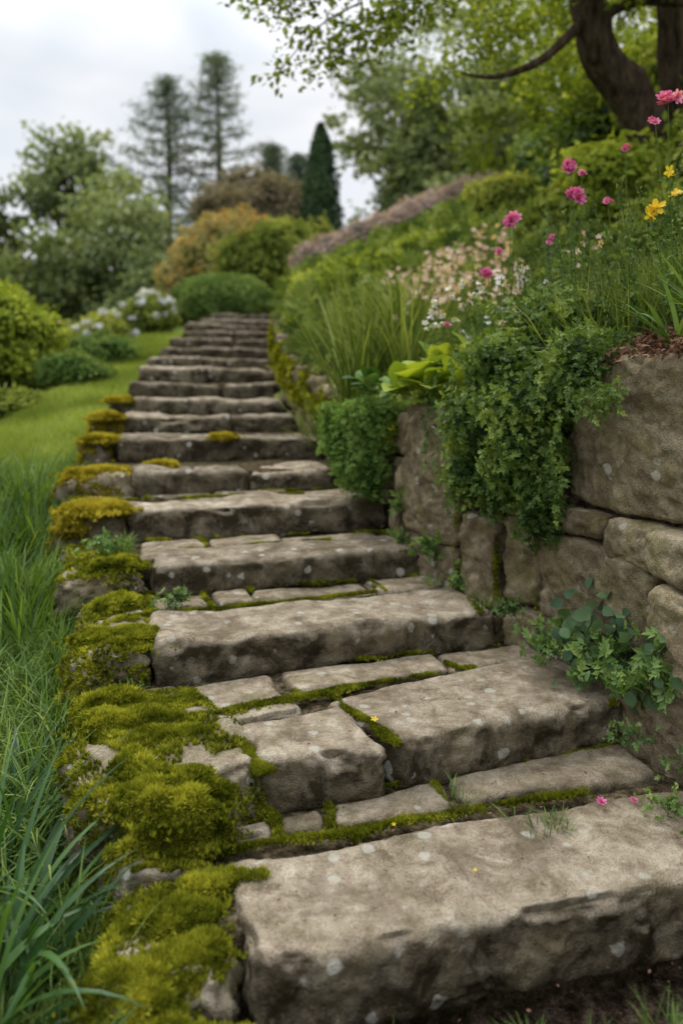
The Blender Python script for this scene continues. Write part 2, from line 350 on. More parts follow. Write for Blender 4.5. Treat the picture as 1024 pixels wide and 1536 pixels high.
# ------------------------------------------------------------------ staircase
stair=empty('stone_staircase'); A_slab=Acc();A_pave=Acc();A_bed=Acc(); A_side=Acc()
moss=Acc(); mossY=Acc()
def tufts(acc_,P,N,size,rn=None,jit=.5):
    n=len(P)
    if n==0: return
    nn=unit(N+rng.normal(size=(n,3))*.4+np.array([0,0,.35])); pn=fbm(P*14,2,77)
    inst(acc_,MOSS,P,frames(nn),size*(1+.35*pn)*rng.uniform(.6,1.5,n),np.clip((rng.random(n) if rn is None else rn+rng.uniform(-.35,.35,n))+.4*pn,0,1))
for k,(z,L,R,ox) in enumerate(ST):
    L=np.array(L);R=np.array(R)
    if k>=4: L=L+[rng.uniform(-.08,.08),rng.uniform(-.1,.1)]; R=R+[0,rng.uniform(-.14,.14)]; z=z+rng.uniform(-.015,.015)
    dirv=(R-L)/np.linalg.norm(R-L); back=np.array([-dirv[1],dirv[0]])
    zprev=ST[k-1][0] if k else 0.0
    nxt=ST[k+1] if k+1<len(ST) else (z+.2,(L[0],L[1]+1.2),(R[0],R[1]+1.2),ox)
    depth={0:.52,1:.55,2:.5,3:.42}.get(k,.5)
    res=.014 if k<2 else (.018 if k<4 else (.03 if k<8 else .05))
    am=.016 if k<4 else .026
    tl=rng.uniform(-.02,.02) if k<4 else rng.uniform(-.06,.06)
    q=lambda a,b,d0,d1:[L+dirv*a+back*d0,L+dirv*b+back*d0,L+dirv*b+back*d1,L+dirv*a+back*d1]
    W=np.linalg.norm(R-L)
    if k==1:
        m=.475
        stone(A_slab,[L+[0.01,.03],L+dirv*m+[0,-.015],L+dirv*(m-.05)+back*.42,L+dirv*(-.07)+back*.36],zprev-.06,z,.065,.018,.012,seed=11,rn=.62,crease=.3,tilt=-.012,bigk=.7)
        stone(A_slab,[L+dirv*(m+.03),R,R+back*.62,L+dirv*(m-.12)+back*.46],zprev-.06,z+.008,.055,.016,.012,seed=12,rn=.5,crease=.25,tilt=.01,bigk=.7)
    elif k==0:
        stone(A_slab,[L+[.03,.02],R,R+back*.5,L+back*.43-dirv*.05],-.08,z,.045,.016,.011,seed=3,rn=.55,crease=.35,bigk=.7)
    else:
        if k>=5 and k%2==1:
            c=W*rng.uniform(.3,.7)
            stone(A_slab,q(0,c-.01,0,depth),zprev-.06,z,.05,am,res,seed=k*7+1,tilt=tl,crease=.3)
            stone(A_slab,q(c+.01,W,rng.uniform(-.05,.05),depth),zprev-.06,z-.012,.05,am,res,seed=k*7+2,tilt=-tl*.6,crease=.3)
        else:
            stone(A_slab,q(0,W,0,depth),zprev-.06,z,.05,am,res,seed=k*7+1,rn=.55 if k==2 else None,tilt=tl,crease=.3)
    gap=L[0]-ox
    if gap>.15:
        l0=np.array([ox,L[1]-dirv[1]*gap-.02]); l1=L-dirv*.03
        V,F=stone(A_side,[l0,l1,l1+back*(.38),l0+back*.42],zprev-.15,z-.015+(.035 if k in(1,) else 0),.08,.03,.015 if k<4 else .035,seed=k*5+2,rn=.5,rough=1.3,crease=.5)
        rr={0:(14000,-.12,.011),1:(15000,-.05,.012),2:(8000,-.05,.012),3:(6000,.1,.013)}.get(k,(3000,-.2,.02))
        P,N=sample(V,F,rr[0],lambda P,N:(fbm(P*6,3,k)+N[:,2]*.45-.5*(P[:,0]-ox-gap*.5)/gap>rr[1]+.35)&(N[:,1]<.6))
        tufts(mossY if k>=4 else moss,P,N,rr[2]*1.35)
    if k<8:
        fy=l0[1]+.4 if gap>.15 else L[1]+.4; by=nxt[1][1]-(.05)
        if by-fy>.12:
            x0=float(xl(fy)); x1=float(xl(by)); wd=max(.18,gap*.9)
            V,F=stone(A_side,[(x0+.02,fy),(x0+wd,fy+.03),(x1+wd,by),(x1+.02,by-.02)],z-.3,z-.01,.07,.028,.02 if k<4 else .04,seed=k*5+3,rn=.45,rough=1.2,crease=.5)
            P,N=sample(V,F,14000 if k<2 else 6000,lambda P,N:(N[:,2]>.0)&(fbm(P*5,3,k+3)+N[:,2]*.5>.32))
            tufts(moss,P,N,.016)
    x0=max(ox+.08,float(xl(L[1]+.4))+.1)
    bl=np.array([x0,L[1]+.12]); 
    n0=np.array(nxt[1]);n1=np.array(nxt[2])
    V,F=stone(A_bed,[bl,R+[-.0,.1],n1+[.15,.2],np.array([min(x0,nxt[3]+.15),n0[1]+.15])],zprev-.3,z-.036 if k<5 else z-.02,.02,.008,.04 if k<5 else .08,seed=k+60,rn=.08)
    if k<5:
        xx={0:-.20,1:-.42,2:-.22,3:-.05,4:-.3}[k]; cnt=0
        seqs={0:[.17,.20,.19,.42,.8,.6],1:[.3,.42,.75,.7],2:[.24,.3,.26,.7,.6]}.get(k,[.4,.5,.6])
        while xx<W-.15:
            wdt=seqs[min(cnt,len(seqs)-1)]*rng.uniform(.9,1.1); cnt+=1
            pA=L+dirv*xx; pB=L+dirv*(xx+wdt)
            def dep(p):
                t=(p[0]-n0[0])/(n1[0]-n0[0]); return ((n0[1]+(n1[1]-n0[1])*t)-p[1])*dirv[0]-.012
            s0=depth+.02+ (0 if xx>-.05 else -.2*(k!=0)); dA,dB=dep(pA),dep(pB)
            if min(dA,dB)-s0>.05:
                j=lambda:rng.uniform(-.028,.028)
                e_=rng.uniform(-.005,.03)
                stone(A_pave,[L+dirv*(xx+j())+back*(s0+e_),L+dirv*(xx+wdt-.024+j()*.4)+back*(s0+e_+j()*.4),L+dirv*(xx+wdt-.024+j())+back*dB,L+dirv*(xx+j())+back*dA],z-.1,z-.004+rng.uniform(-.012,.004),.035,.011,.012,seed=abs(int(100+k*20+xx*10)),rn=rng.uniform(.2,.8),crease=.15,tilt=rng.uniform(-.01,.01))
            xx+=wdt
def linemoss(p0,p1,z,wd,n,size=.010,acc_=None,seed=0,thr=-.2):
    t=rng.random(n); p0=np.array(p0);p1=np.array(p1); P=p0+(p1-p0)*t[:,None]; d=unit((p1-p0)[None])[0]; nrm=np.array([-d[1],d[0]])
    wob=vnoise(np.column_stack([t*7,t*0,t*0+seed]),seed)*wd*.5
    wl=wd*(.2+1.1*np.abs(vnoise(np.column_stack([t*9,t*0,t*0+seed+3]),seed+2)))
    o=rng.normal(size=n)*wl*.5
    P=P+nrm*(wob+o)[:,None]
    keep=fbm(np.column_stack([P*6,t*0+seed]),2,seed+5)+rng.normal(size=n)*.15>thr
    P=P[keep]; zz=z+.006*np.exp(-(o[keep]/wd)**2)+rng.uniform(-.008,.002,len(P))
    tufts(moss if acc_ is None else acc_,np.column_stack([P,zz]),np.tile([0,0,1.],(len(P),1)),size,rn=.4)
for k in range(5):
    z,L,R,ox=ST[k]; L=np.array(L);R=np.array(R); dv=unit((R-L)[None])[0]; bk=np.array([-dv[1],dv[0]]); W=np.linalg.norm(R-L)
    dp={0:.52,1:.55,2:.5,3:.42}.get(k,.5)
    linemoss(L+bk*(dp*.9)-dv*.3,L+dv*W*(.72)+bk*(dp+.01),z-.010,.028,6500,.012,seed=k,thr=-.4 if k==0 else -.1)
    n0=np.array(ST[k+1][1]);n1=np.array(ST[k+1][2])
    linemoss(n0-[.3,.04],n1-[0,.02],z-.012,.022,4000,.012,seed=k+9,thr=0.0)
    linemoss(R-dv*.1,R+bk*.6,z-.014,.04,1200,.012,seed=k+19)
    xx={0:-.20,1:-.42,2:-.22,3:-.05,4:-.3}[k]
    for w_ in {0:[.17,.20,.19,.42],1:[.3,.42,.75],2:[.24,.3,.26,.7]}.get(k,[.4]):
        xx+=w_; a=L+dv*(xx-.01)+bk*(dp+.02); linemoss(a,a+bk*.3,z-.016,.022,1000,.012,seed=k*9+int(xx*10),thr=-.4)
L=np.array(ST[1][1]); dv=unit((np.array(ST[1][2])-L)[None])[0]; bk=np.array([-dv[1],dv[0]])
linemoss(L+dv*.485,L+dv*.41+bk*.5,.316,.022,3000,.012,seed=31,thr=-.8); linemoss(L+dv*-.03+bk*.0,L+dv*-.07+bk*.45,.30,.045,5500,.014,seed=32,thr=-.9)
A_ml=Acc()
def cushion(c,r,n,size=.012,seed=0,yel=False,az=.2):
    D=np.array(r); nu,nv=60,28
    th,ph=np.meshgrid(np.linspace(0,2*math.pi,nu,endpoint=False),np.linspace(-.55,math.pi/2,nv),indexing='ij')
    d=np.stack([np.cos(th)*np.cos(ph),np.sin(th)*np.cos(ph),np.sin(ph)],-1)
    f=1+.32*fbm(d*2.2+seed,3,seed)+.2*fbm(d*6+seed,3,seed+1)
    p=d*f[...,None]*D; ca,sa=math.cos(az),math.sin(az); p=np.stack([p[...,0]*ca-p[...,1]*sa,p[...,0]*sa+p[...,1]*ca,p[...,2]],-1)+np.array(c)
    i,j=np.meshgrid(np.arange(nu),np.arange(nv-1),indexing='ij'); a=(i*nv+j).ravel(); b=(((i+1)%nu)*nv+j).ravel()
    F=np.stack([a,b,b+1,a+1],1); V=p.reshape(-1,3); A_ml.add(V,F,.1)
    P,N=sample(V,F,int(n*.75)); 
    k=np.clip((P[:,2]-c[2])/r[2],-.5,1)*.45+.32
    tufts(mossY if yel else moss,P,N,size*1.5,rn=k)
    m=int(n*.15); aa=rng.uniform(0,6.28,m); rr=1.0+np.abs(rng.normal(size=m))*.32
    Q=np.column_stack([c[0]+np.cos(aa)*rr*r[0],c[1]+np.sin(aa)*rr*r[1],np.full(m,c[2])-.012+rng.uniform(-.01,.006,m)]); tufts(mossY if yel else moss,Q,np.tile([0,0,1.],(m,1)),size*1.3)
for i,(c,r,n) in enumerate([
 ((-.55,2.50,.285),(.15,.10,.065),10000),((-.72,2.64,.28),(.09,.12,.06),4500),((-.52,2.45,.20),(.13,.06,.09),8000),((-.62,2.42,.10),(.13,.06,.10),6500),((-.45,2.42,.05),(.14,.05,.07),5000),((-.36,2.46,.08),(.09,.05,.05),3000),
 ((-.82,2.98,.325),(.17,.10,.035),8000),((-.66,2.84,.322),(.14,.045,.025),4000),((-.93,3.14,.33),(.11,.07,.035),3500),((-.68,3.12,.322),(.1,.035,.02),2000),((-.78,2.82,.30),(.1,.06,.035),3500),
 ((-.48,2.16,.13),(.11,.09,.03),5500),((-.52,1.93,.10),(.10,.08,.045),6000),((-.38,2.27,.15),(.12,.04,.02),3000),((-.44,1.82,.03),(.13,.06,.06),6000),((-.30,1.86,-.02),(.10,.05,.06),4500),((-.56,2.28,.03),(.06,.08,.07),3500),((-.40,2.02,.13),(.08,.05,.02),2500),
 ((-1.00,3.48,.475),(.16,.10,.028),7500),((-1.28,4.3,.62),(.15,.12,.03),4500),((-1.15,3.95,.48),(.11,.11,.045),4000),((-1.05,3.75,.44),(.1,.08,.04),3000)]):
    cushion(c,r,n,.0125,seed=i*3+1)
for i,(c,r,n) in enumerate([((-1.58,4.95,.82),(.18,.16,.03),3400),((-1.70,4.85,.72),(.08,.08,.1),2000),((-1.78,5.6,.97),(.2,.12,.028),2600),((-2.02,6.4,1.15),(.13,.12,.032),2000),((-2.18,7.1,1.30),(.13,.11,.035),2000),((-1.4,5.9,.99),(.1,.04,.018),700),((-1.0,6.55,1.165),(.1,.04,.016),600),((-2.3,7.95,1.44),(.12,.1,.03),1200)]):
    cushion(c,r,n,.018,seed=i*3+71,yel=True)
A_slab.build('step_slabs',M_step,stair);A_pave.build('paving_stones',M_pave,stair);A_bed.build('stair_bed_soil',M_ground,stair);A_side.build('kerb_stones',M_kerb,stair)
# ------------------------------------------------------------------ retaining wall
wall=empty('stone_retaining_wall'); A_w=Acc()
seg=np.linalg.norm(np.diff(WP,axis=0),axis=1); S=np.concatenate([[0],np.cumsum(seg)]); S-=S[3]
def WPt(s,back=0):
    x=np.interp(s,S,WP[:,0]);y=np.interp(s,S,WP[:,1])
    e=.25; tx=np.interp(s+e,S,WP[:,0])-np.interp(s-e,S,WP[:,0]); ty=np.interp(s+e,S,WP[:,1])-np.interp(s-e,S,WP[:,1]); l=math.hypot(tx,ty)
    return np.array([x+ty/l*back,y-tx/l*back])
def wstone(s0,s1,z0,z1,r=.05,amp=.02,res=.018,seed=0,inset=0,rn=None,tilt=0):
    g=.010; return stone(A_w,[WPt(s1-g,inset+rng.uniform(-.02,.02)),WPt(s0+g,inset+rng.uniform(-.02,.02)),WPt(s0+g,.36),WPt(s1-g,.36)],z0+g*.5,z1-g*.5,r,amp,res,seed=seed,rn=rn,rough=1.1,crease=.55,tilt=tilt,bigk=.8)
near=[(-.45,.50,1.08,1.80,.04,.3),(.5,1.34,1.06,1.76,.05,.6),(1.0,1.32,.925,1.055,0,.5),(.34,.985,.86,1.06,-.02,.9),(-.5,.32,.72,1.06,.0,.6),
(.70,1.44,.50,.91,-.01,.55),(.22,.69,.46,.85,-.04,1.0),(-.5,.2,.3,.71,0,.5),(1.08,1.68,.28,.50,.0,.4),(.25,1.06,.06,.46,-.05,.6),(-.5,.23,-.05,.3,-.03,.5),
(1.45,1.72,.50,.95,.01,.5),(1.73,2.04,.44,.92,.0,.35),(1.35,1.7,.96,1.3,.03,.45),(1.7,2.05,.94,1.28,.02,.5),(1.36,2.05,1.3,1.56,.05,.5),(1.69,2.05,.25,.44,-.03,.5),
(2.06,2.62,.72,1.5,.0,.42),(2.06,2.62,.4,.71,-.01,.5)]
for i,(s0,s1,z0,z1,ins,rn) in enumerate(near): wstone(s0,s1,z0,z1,.045,.021,.013,seed=i*3+5,inset=ins,rn=rn,tilt=rng.uniform(-.015,.015))
def courses(sa,sb):
    s=sa
    i=0
    while s<sb:
        w=rng.uniform(.35,.7); s1=min(s+w,sb); y=float(WPt((s+s1)/2)[1]); zb=float(zs(y))-.35; zt=float(WT(y)); z=zb
        while z<zt-.05:
            h=rng.uniform(.16,.34); z1=min(z+h,zt+rng.uniform(-.03,.05)); 
            if zt-z1<.1: z1=zt
            if z1-z<.05: break
            if rng.random()<.45:
                m=s+(s1-s)*rng.uniform(.35,.65); wstone(s,m,z,z1,.06,.03,.04,seed=i+200,inset=rng.uniform(-.05,.05)); wstone(m,s1,z,z1,.06,.03,.04,seed=i+300,inset=rng.uniform(-.05,.05))
            else: wstone(s,s1,z,z1,.06,.03,.04,seed=i+200,inset=rng.uniform(-.05,.05))
            z=z1;i+=1
        s=s1+1e-6
courses(2.63,S[-1]-.1); courses(S[0]+.1,-.5)
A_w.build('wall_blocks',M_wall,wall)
cb=Acc(); ss=np.linspace(S[0]+.1,S[-1]-.1,90); V=[]
for s in ss:
    p=WPt(s,.12); y=p[1]; V+=[[p[0],p[1],float(zs(y))-.5],[p[0],p[1],float(WT(y))-.04]]
p=[[2*i,2*i+2,2*i+3,2*i+1] for i in range(len(ss)-1)]
cb.add(np.array(V),np.array(p),.0); cb.build('wall_core_soil',M_ground,wall)
for s in np.linspace(2.8,12,60):
    y=float(WPt(s)[1]); n=200; z=rng.uniform(float(zs(y))+.1,float(WT(y))+.05,n); 
    P=np.array([WPt(s+rng.uniform(-.1,.1),rng.uniform(-.06,.0)) for _ in range(n)]); P=np.column_stack([P,z]); k=fbm(P*2.2,2,4)>-.0
    tufts(moss,P[k],np.tile([-1,-.3,.4],(k.sum(),1)),.035)
for (s,z0,z1,n) in [(1.72,.45,.8,350),(2.05,.5,1.4,900),(1.44,.5,.95,300)]:
    z=rng.uniform(z0,z1,n); P=np.array([WPt(s+rng.normal()*.015,-.0) for _ in range(n)]); Q=np.column_stack([P,z]); Q=Q[fbm(Q*9,2,6)>0]; tufts(moss,Q,np.tile([-1,-.3,.2],(len(Q),1)),.011,rn=.25)
moss_e=empty('moss'); A_ml.build('moss_cushions',leafmat('moss_base',(.035,.045,.006),(.09,.10,.012),None,.1,.95,9,.05),moss_e)
moss.build('green_moss',M_moss,moss_e,False); mossY.build('yellow_moss',M_mossy,moss_e,False)
# ------------------------------------------------------------------ grass
def gscatter(n,y0,y1,d0,d1,side=-1,pw=1.0):
    Y=y0+(y1-y0)*rng.random(n)**pw; d=d0+(d1-d0)*rng.random(n)
    X=(xl(Y)-d) if side<0 else (xw(Y)+d); return np.column_stack([X,Y,terr(X,Y)-.005])
ga=Acc()
P=gscatter(36000,1.2,6.5,.0,1.3); n=len(P); cl=np.clip(fbm(P*3,2,3)*.5+.5,0,1)
blades(ga,P,(.06+.2*cl)*rng.uniform(.6,1.3,n),rng.uniform(.0022,.0055,n),rng.uniform(0,.6,n),rng.uniform(.2,1.7,n),rng.uniform(0,6.28,n),np.clip(cl*.5+rng.random(n)*.5,0,1),4)
P=gscatter(4500,1.4,6.0,-.02,.1); n=len(P)
blades(ga,P,rng.uniform(.12,.32,n),rng.uniform(.002,.004,n),rng.uniform(.0,.5,n),rng.uniform(.6,2.0,n),rng.uniform(-1.8,1.5,n),rng.random(n),5)
P=gscatter(900,2.2,3.6,.05,.5); n=len(P)
blades(ga,P,rng.uniform(.2,.4,n),rng.uniform(.004,.008,n),rng.uniform(.0,.5,n),rng.uniform(.6,2.0,n),rng.uniform(0,6.28,n),rng.random(n),6)
ga.build('grass',M_grass,None,False)
la=Acc(); P=gscatter(50000,5.0,16,.05,1.6,pw=1.3); n=len(P)
blades(la,P,rng.uniform(.04,.1,n)*(1+.05*P[:,1]),rng.uniform(.003,.006,n)*(1+.05*P[:,1]),rng.uniform(0,.5,n),rng.uniform(.2,1.2,n),rng.uniform(0,6.28,n),np.clip(rng.random(n)*.5+.3+.4*fbm(P*1.4,2,9),0,1),2)
la.build('lawn',M_lawn,None,False)
def clump(acc_,c,n,L,w,spread=.08,lean=(.05,.6),curve=(.3,1.6),seg=7):
    P=np.tile(np.array(c,float),(n,1)); a=rng.uniform(0,6.28,n); r=spread*np.sqrt(rng.random(n)); P[:,0]+=r*np.cos(a);P[:,1]+=r*np.sin(a)
    az=a+rng.normal(size=n)*.6
    blades(acc_,P,rng.uniform(L*.55,L*1.1,n),rng.uniform(w*.6,w*1.2,n),rng.uniform(*lean,n),rng.uniform(*curve,n),az,rng.random(n),seg)
lily=[(-.95,1.98,.75,.019,36),(-1.02,2.2,.72,.018,38),(-.88,1.78,.64,.019,30),(-.92,2.15,.58,.016,24),(-1.12,2.45,.62,.013,34),(-.78,1.62,.55,.018,30),(-1.18,2.7,.55,.011,34),(-1.0,2.0,.78,.018,26)]
for i,(x,y,L_,w,n) in enumerate(lily):
    A=Acc(); clump(A,(x,y,float(terr(x,y))),n,L_,w,.09,(.0,.45),(.5,2.6),10); A.build('daylily_plant',M_lily,None,True)
A=Acc()
for i in range(34):
    y=rng.uniform(3.9,6.2); x=float(xl(y))-rng.uniform(.1,.75); clump(A,(x,y,float(terr(x,y))),40,.45,.009,.12,(.02,.5),(.1,1.2),5)
A.build('tall_grass_clump',M_grass,None,True)
# ------------------------------------------------------------------ foliage helpers
def bush_pts(c,r,n,lump=.22,seed=0,lowcut=-.5,thick=.3):
    d=unit(rng.normal(size=(int(n*1.4)+8,3))); d=d[d[:,2]>lowcut][:n]
    f=1+lump*fbm(d*2.0+seed,3,seed); dep=1-thick*rng.random(len(d))**1.6
    return np.array(c)+d*np.array(r)*(f*dep)[:,None],d,dep
def bush(acc_,c,r,n,ls,tpl=FLEAF,lump=.22,seed=0,core=True,lowcut=-.5,thick=.3,nj=.7,corer=.78):
    P,d,dep=bush_pts(c,r,n,lump,seed,lowcut,thick)
    nn=d/np.array(r); nn=unit(unit(nn)+rng.normal(size=d.shape)*nj)
    cl=fbm(P/np.mean(r)*2.5,2,seed+2)*.3
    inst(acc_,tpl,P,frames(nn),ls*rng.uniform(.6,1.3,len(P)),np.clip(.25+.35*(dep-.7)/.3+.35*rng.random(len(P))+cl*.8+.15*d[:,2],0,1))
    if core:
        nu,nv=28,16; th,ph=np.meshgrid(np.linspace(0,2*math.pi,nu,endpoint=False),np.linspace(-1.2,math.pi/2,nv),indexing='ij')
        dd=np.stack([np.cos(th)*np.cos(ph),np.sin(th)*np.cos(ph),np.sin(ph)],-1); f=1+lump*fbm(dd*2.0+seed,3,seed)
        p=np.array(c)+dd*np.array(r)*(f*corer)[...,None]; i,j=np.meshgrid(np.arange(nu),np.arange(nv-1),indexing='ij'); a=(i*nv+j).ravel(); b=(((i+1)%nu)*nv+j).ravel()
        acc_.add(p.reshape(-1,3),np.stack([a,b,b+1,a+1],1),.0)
def crown(acc_,c,r,nc,nl,ls,cr=.3,tpl=FLEAF,seed=0,shell=.5):
    d=unit(rng.normal(size=(nc,3))); rad=(shell+(1-shell)*rng.random(nc)); C=np.array(c)+d*np.array(r)*rad[:,None]*(1+.2*fbm(d*2+seed,2,seed))[:,None]
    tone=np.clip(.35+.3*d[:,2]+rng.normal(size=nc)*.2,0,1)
    for i in range(nc):
        s=np.mean(r)*cr*rng.uniform(.6,1.3); q=rng.normal(size=(nl,3))*s*.55*np.array([1,1,.6])
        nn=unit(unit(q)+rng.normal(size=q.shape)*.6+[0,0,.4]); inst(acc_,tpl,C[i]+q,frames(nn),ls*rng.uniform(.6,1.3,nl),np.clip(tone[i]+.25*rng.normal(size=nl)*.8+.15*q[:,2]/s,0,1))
    return C
A=Acc()
for i,(c,r,n) in enumerate([((1.16,4.0,1.96),(.34,.26,.15),1500),((.90,3.95,1.76),(.32,.25,.17),1900),((.95,3.70,1.55),(.27,.15,.20),1700),((.70,3.98,1.42),(.18,.14,.23),1300),((.90,3.66,1.27),(.21,.12,.20),1500),((.94,3.60,1.04),(.11,.08,.17),550),((.64,4.0,1.16),(.10,.08,.19),450),((1.13,3.48,1.74),(.22,.15,.13),1100),((.78,3.85,1.1),(.1,.08,.12),350)]):
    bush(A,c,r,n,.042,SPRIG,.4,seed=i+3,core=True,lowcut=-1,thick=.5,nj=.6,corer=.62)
for _ in range(120):
    s=rng.uniform(.75,2.2); z=rng.uniform(1.2,1.78); p=WPt(s,-.06-rng.random()*.1); L_=rng.uniform(.08,.32)*(1 if s>1.05 else .5); m=int(L_/.018)
    if s<1.05: z=max(z,1.62)
    t=np.arange(m)*.018; x=p[0]+np.cumsum(rng.normal(size=m)*.006)-.03*np.sin(t*5); y=p[1]+np.cumsum(rng.normal(size=m)*.006)
    Pp=np.column_stack([x,y,z-t]); nn=np.tile([-.5,-.7,.3],(m,1))+rng.normal(size=(m,3))*.5; sp=unit(np.tile([0,0,-1.],(m,1))+rng.normal(size=(m,3))*.7); nn=unit(np.cross(np.cross(sp,nn),sp)); inst(A,SPRIG,Pp,frames(nn,sp),rng.uniform(.022,.045,m),rng.random(m)*.5+.3)
A.build('trailing_creeper_plant',M_creep,None,False)
A=Acc()
for i,(c,r,n) in enumerate([((.22,5.15,1.36),(.25,.25,.20),2200),((.10,5.1,1.15),(.17,.18,.26),1800),((-.02,5.3,1.3),(.14,.2,.2),900),((.2,4.98,1.05),(.1,.1,.17),600)]):
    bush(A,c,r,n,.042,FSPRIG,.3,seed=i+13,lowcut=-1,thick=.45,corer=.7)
A.build('cushion_plant',M_cush,None,False)
def rosette(name,c,n,ls,mat,up=.5):
    A=Acc(); az=rng.uniform(0,6.28,n); el=rng.uniform(.1,1.1,n)*up
    t=np.column_stack([np.cos(az)*np.cos(el),np.sin(az)*np.cos(el),np.sin(el)]); nn=unit(np.column_stack([-np.cos(az)*np.sin(el),-np.sin(az)*np.sin(el),np.cos(el)])+rng.normal(size=(n,3))*.15)
    t=unit(t-nn*np.sum(t*nn,1,keepdims=True)); inst(A,WLEAF,np.tile(np.array(c,float),(n,1))+rng.normal(size=(n,3))*.02,frames(nn,t),ls*rng.uniform(.6,1.2,n),rng.random(n)); return A.build(name,mat,None,True)
for c in [(.54,4.45,1.57),(.70,4.35,1.60),(.40,4.7,1.57),(.58,4.6,1.70),(.76,4.5,1.74),(.48,4.55,1.62)]: rosette('primrose_plant',c,14,.21,M_prim,1.1)
for c in [(.30,4.95,1.56),(.2,5.0,1.6),(.15,5.2,1.6)]: rosette('primrose_plant',c,12,.14,M_fern,1.0)
for c in [(-.1,6.9),(.25,6.7),(.35,7.4),(.0,7.7),(.6,7.2),(.1,6.1),(.5,6.1)]:
    A=Acc(); clump(A,(c[0],c[1],float(terr(*c))),100,.85,.013,.17,(.0,.55),(.1,1.0),6); A.build('iris_plant',M_meadow,None,True)
for c in [(1.42,3.25),(1.6,3.35),(1.5,3.0)]:
    A=Acc(); clump(A,(c[0],c[1],float(terr(*c))),30,.36,.015,.05,(.1,.8),(.3,1.5),7); A.build('grassy_leaf_plant',M_fern,None,True)
A=Acc(); P=gscatter(8000,3.9,9,.1,3.2,1,1.2); P[:,2]+=rng.random(len(P))*.12*(1+vnoise(P*2.5)); n=len(P)
inst(A,FSPRIG,P,frames(unit(rng.normal(size=(n,3))*.6+[-.4,-.5,.6])),rng.uniform(.06,.13,n),rng.random(n))
P=gscatter(12000,8,24,.05,9,1,1.0); P[:,2]+=rng.random(len(P))*.3*(1+vnoise(P*1.2)); n=len(P)
inst(A,FSPRIG,P,frames(unit(rng.normal(size=(n,3))*.6+[-.4,-.5,.6])),rng.uniform(.14,.32,n),rng.random(n)); A.build('hill_ground_cover',M_meadow,None,False)
A=Acc(); P=gscatter(22000,3.6,13,.15,3.8,1,1.3); n=len(P); cl=np.clip(.6+fbm(P*1.6,2,8),.3,1.4)
blades(A,P,rng.uniform(.18,.42,n)*cl,rng.uniform(.0028,.0065,n),rng.uniform(0,.5,n),rng.uniform(.1,1.1,n),rng.uniform(0,6.28,n),rng.random(n),3)
P=gscatter(3000,3.2,4.2,.45,1.6,1); n=len(P); blades(A,P,rng.uniform(.2,.5,n),rng.uniform(.0015,.003,n),rng.uniform(0,.4,n),rng.uniform(.1,.9,n),rng.uniform(0,6.28,n),rng.random(n),4)
A.build('meadow_grass',M_meadow,None,False)
A=Acc()
for _ in range(190):
    y=rng.uniform(3.3,4.8); x=float(xw(y))+rng.uniform(.3,1.3); z=float(terr(x,y)); h=rng.uniform(.3,.9); m=int(h/.022); t=np.linspace(0,1,m); a=rng.uniform(0,6.28); b=rng.uniform(0,.35)*h
    Pp=np.column_stack([x+b*np.cos(a)*t**1.5+rng.normal(size=m)*.008,y+b*np.sin(a)*t**1.5,z+h*t]); inst(A,SPRIG,Pp,frames(rng.normal(size=(m,3))+[0,0,.3]),rng.uniform(.025,.06,m)*(1.1-.6*t),rng.random(m))
    tube(A,[Pp[0],Pp[m//2],Pp[-1]],[.0025,.002,.001],4,.3)
A.build('wild_herb_plant',M_creep,None,False)
A=Acc(); P=gscatter(4200,2.3,3.75,-.01,.6,1); P[:,2]=np.maximum(P[:,2],WT(P[:,1])-.01)+.01+.06*rng.random(len(P)); n=len(P); inst(A,LEAF,P,frames(unit(rng.normal(size=(n,3))*.5+[-.2,-.3,1])),rng.uniform(.015,.045,n),rng.random(n))
P=np.column_stack([rng.uniform(-.2,1.2,340),rng.uniform(1.6,4.4,340)]); zz=np.zeros(340)
for k,(z,L,R,ox) in enumerate(ST[:5]):
    L=np.array(L);R=np.array(R); yy=L[1]+(P[:,0]-L[0])*(R[1]-L[1])/(R[0]-L[0]); zz=np.where(P[:,1]>yy+.03,z,zz)
n=340; inst(A,LEAF,np.column_stack([P,zz+.006]),frames(unit(rng.normal(size=(n,3))*.2+[0,0,1])),rng.uniform(.006,.016,n),rng.random(n)); A.build('fallen_leaves',M_litter,None,False)
# ------------------------------------------------------------------ flowers
def flower(name,mat,x,y,z,size,tpl,head=1,tilt=(.0,-.7,.6),sp=.02):
    e=empty(name); A=Acc(); P=np.array([[x,y,z]])+rng.normal(size=(head,3))*sp; inst(A,tpl,P,frames(unit(np.tile(tilt,(head,1))+rng.normal(size=(head,3))*.4)),size*rng.uniform(.8,1.2,head),rng.random(head)); A.build('petals',mat,e,False)
    B=Acc(); zt=float(terr(x+.08,y+.05)); tube(B,[(x+.08,y+.05,zt),(x+.03+rng.uniform(-.03,.03),y+.02,(z+zt)/2),(x,y,z)],[.003,.0025,.002],5)
    m=10; t=rng.random(m); Q=np.column_stack([x+.06*(1-t),y+.04*(1-t),zt+(z-zt)*t*.85]); inst(B,LEAF,Q,frames(rng.normal(size=(m,3))+[0,0,.5]),rng.uniform(.02,.05,m),rng.random(m)); B.build('stem',M_stem,e,False)
for (x,y,z,s) in [(1.11,3.7,2.68,.034),(1.12,3.7,2.545,.036),(1.49,3.5,2.93,.045),(1.43,3.5,2.83,.022),(1.48,4.0,2.86,.02),(1.0,4.5,2.60,.04),(.985,4.5,2.55,.03),(.855,4.5,2.28,.032),(1.25,4.0,2.72,.02),(.95,4.6,2.42,.022),(1.2,4.4,2.45,.022),(.62,4.5,1.98,.018),(1.35,3.9,2.55,.02)]:
    flower('pink_flower',M_pink,x,y,z,s,FLOW,4,sp=s*.35)
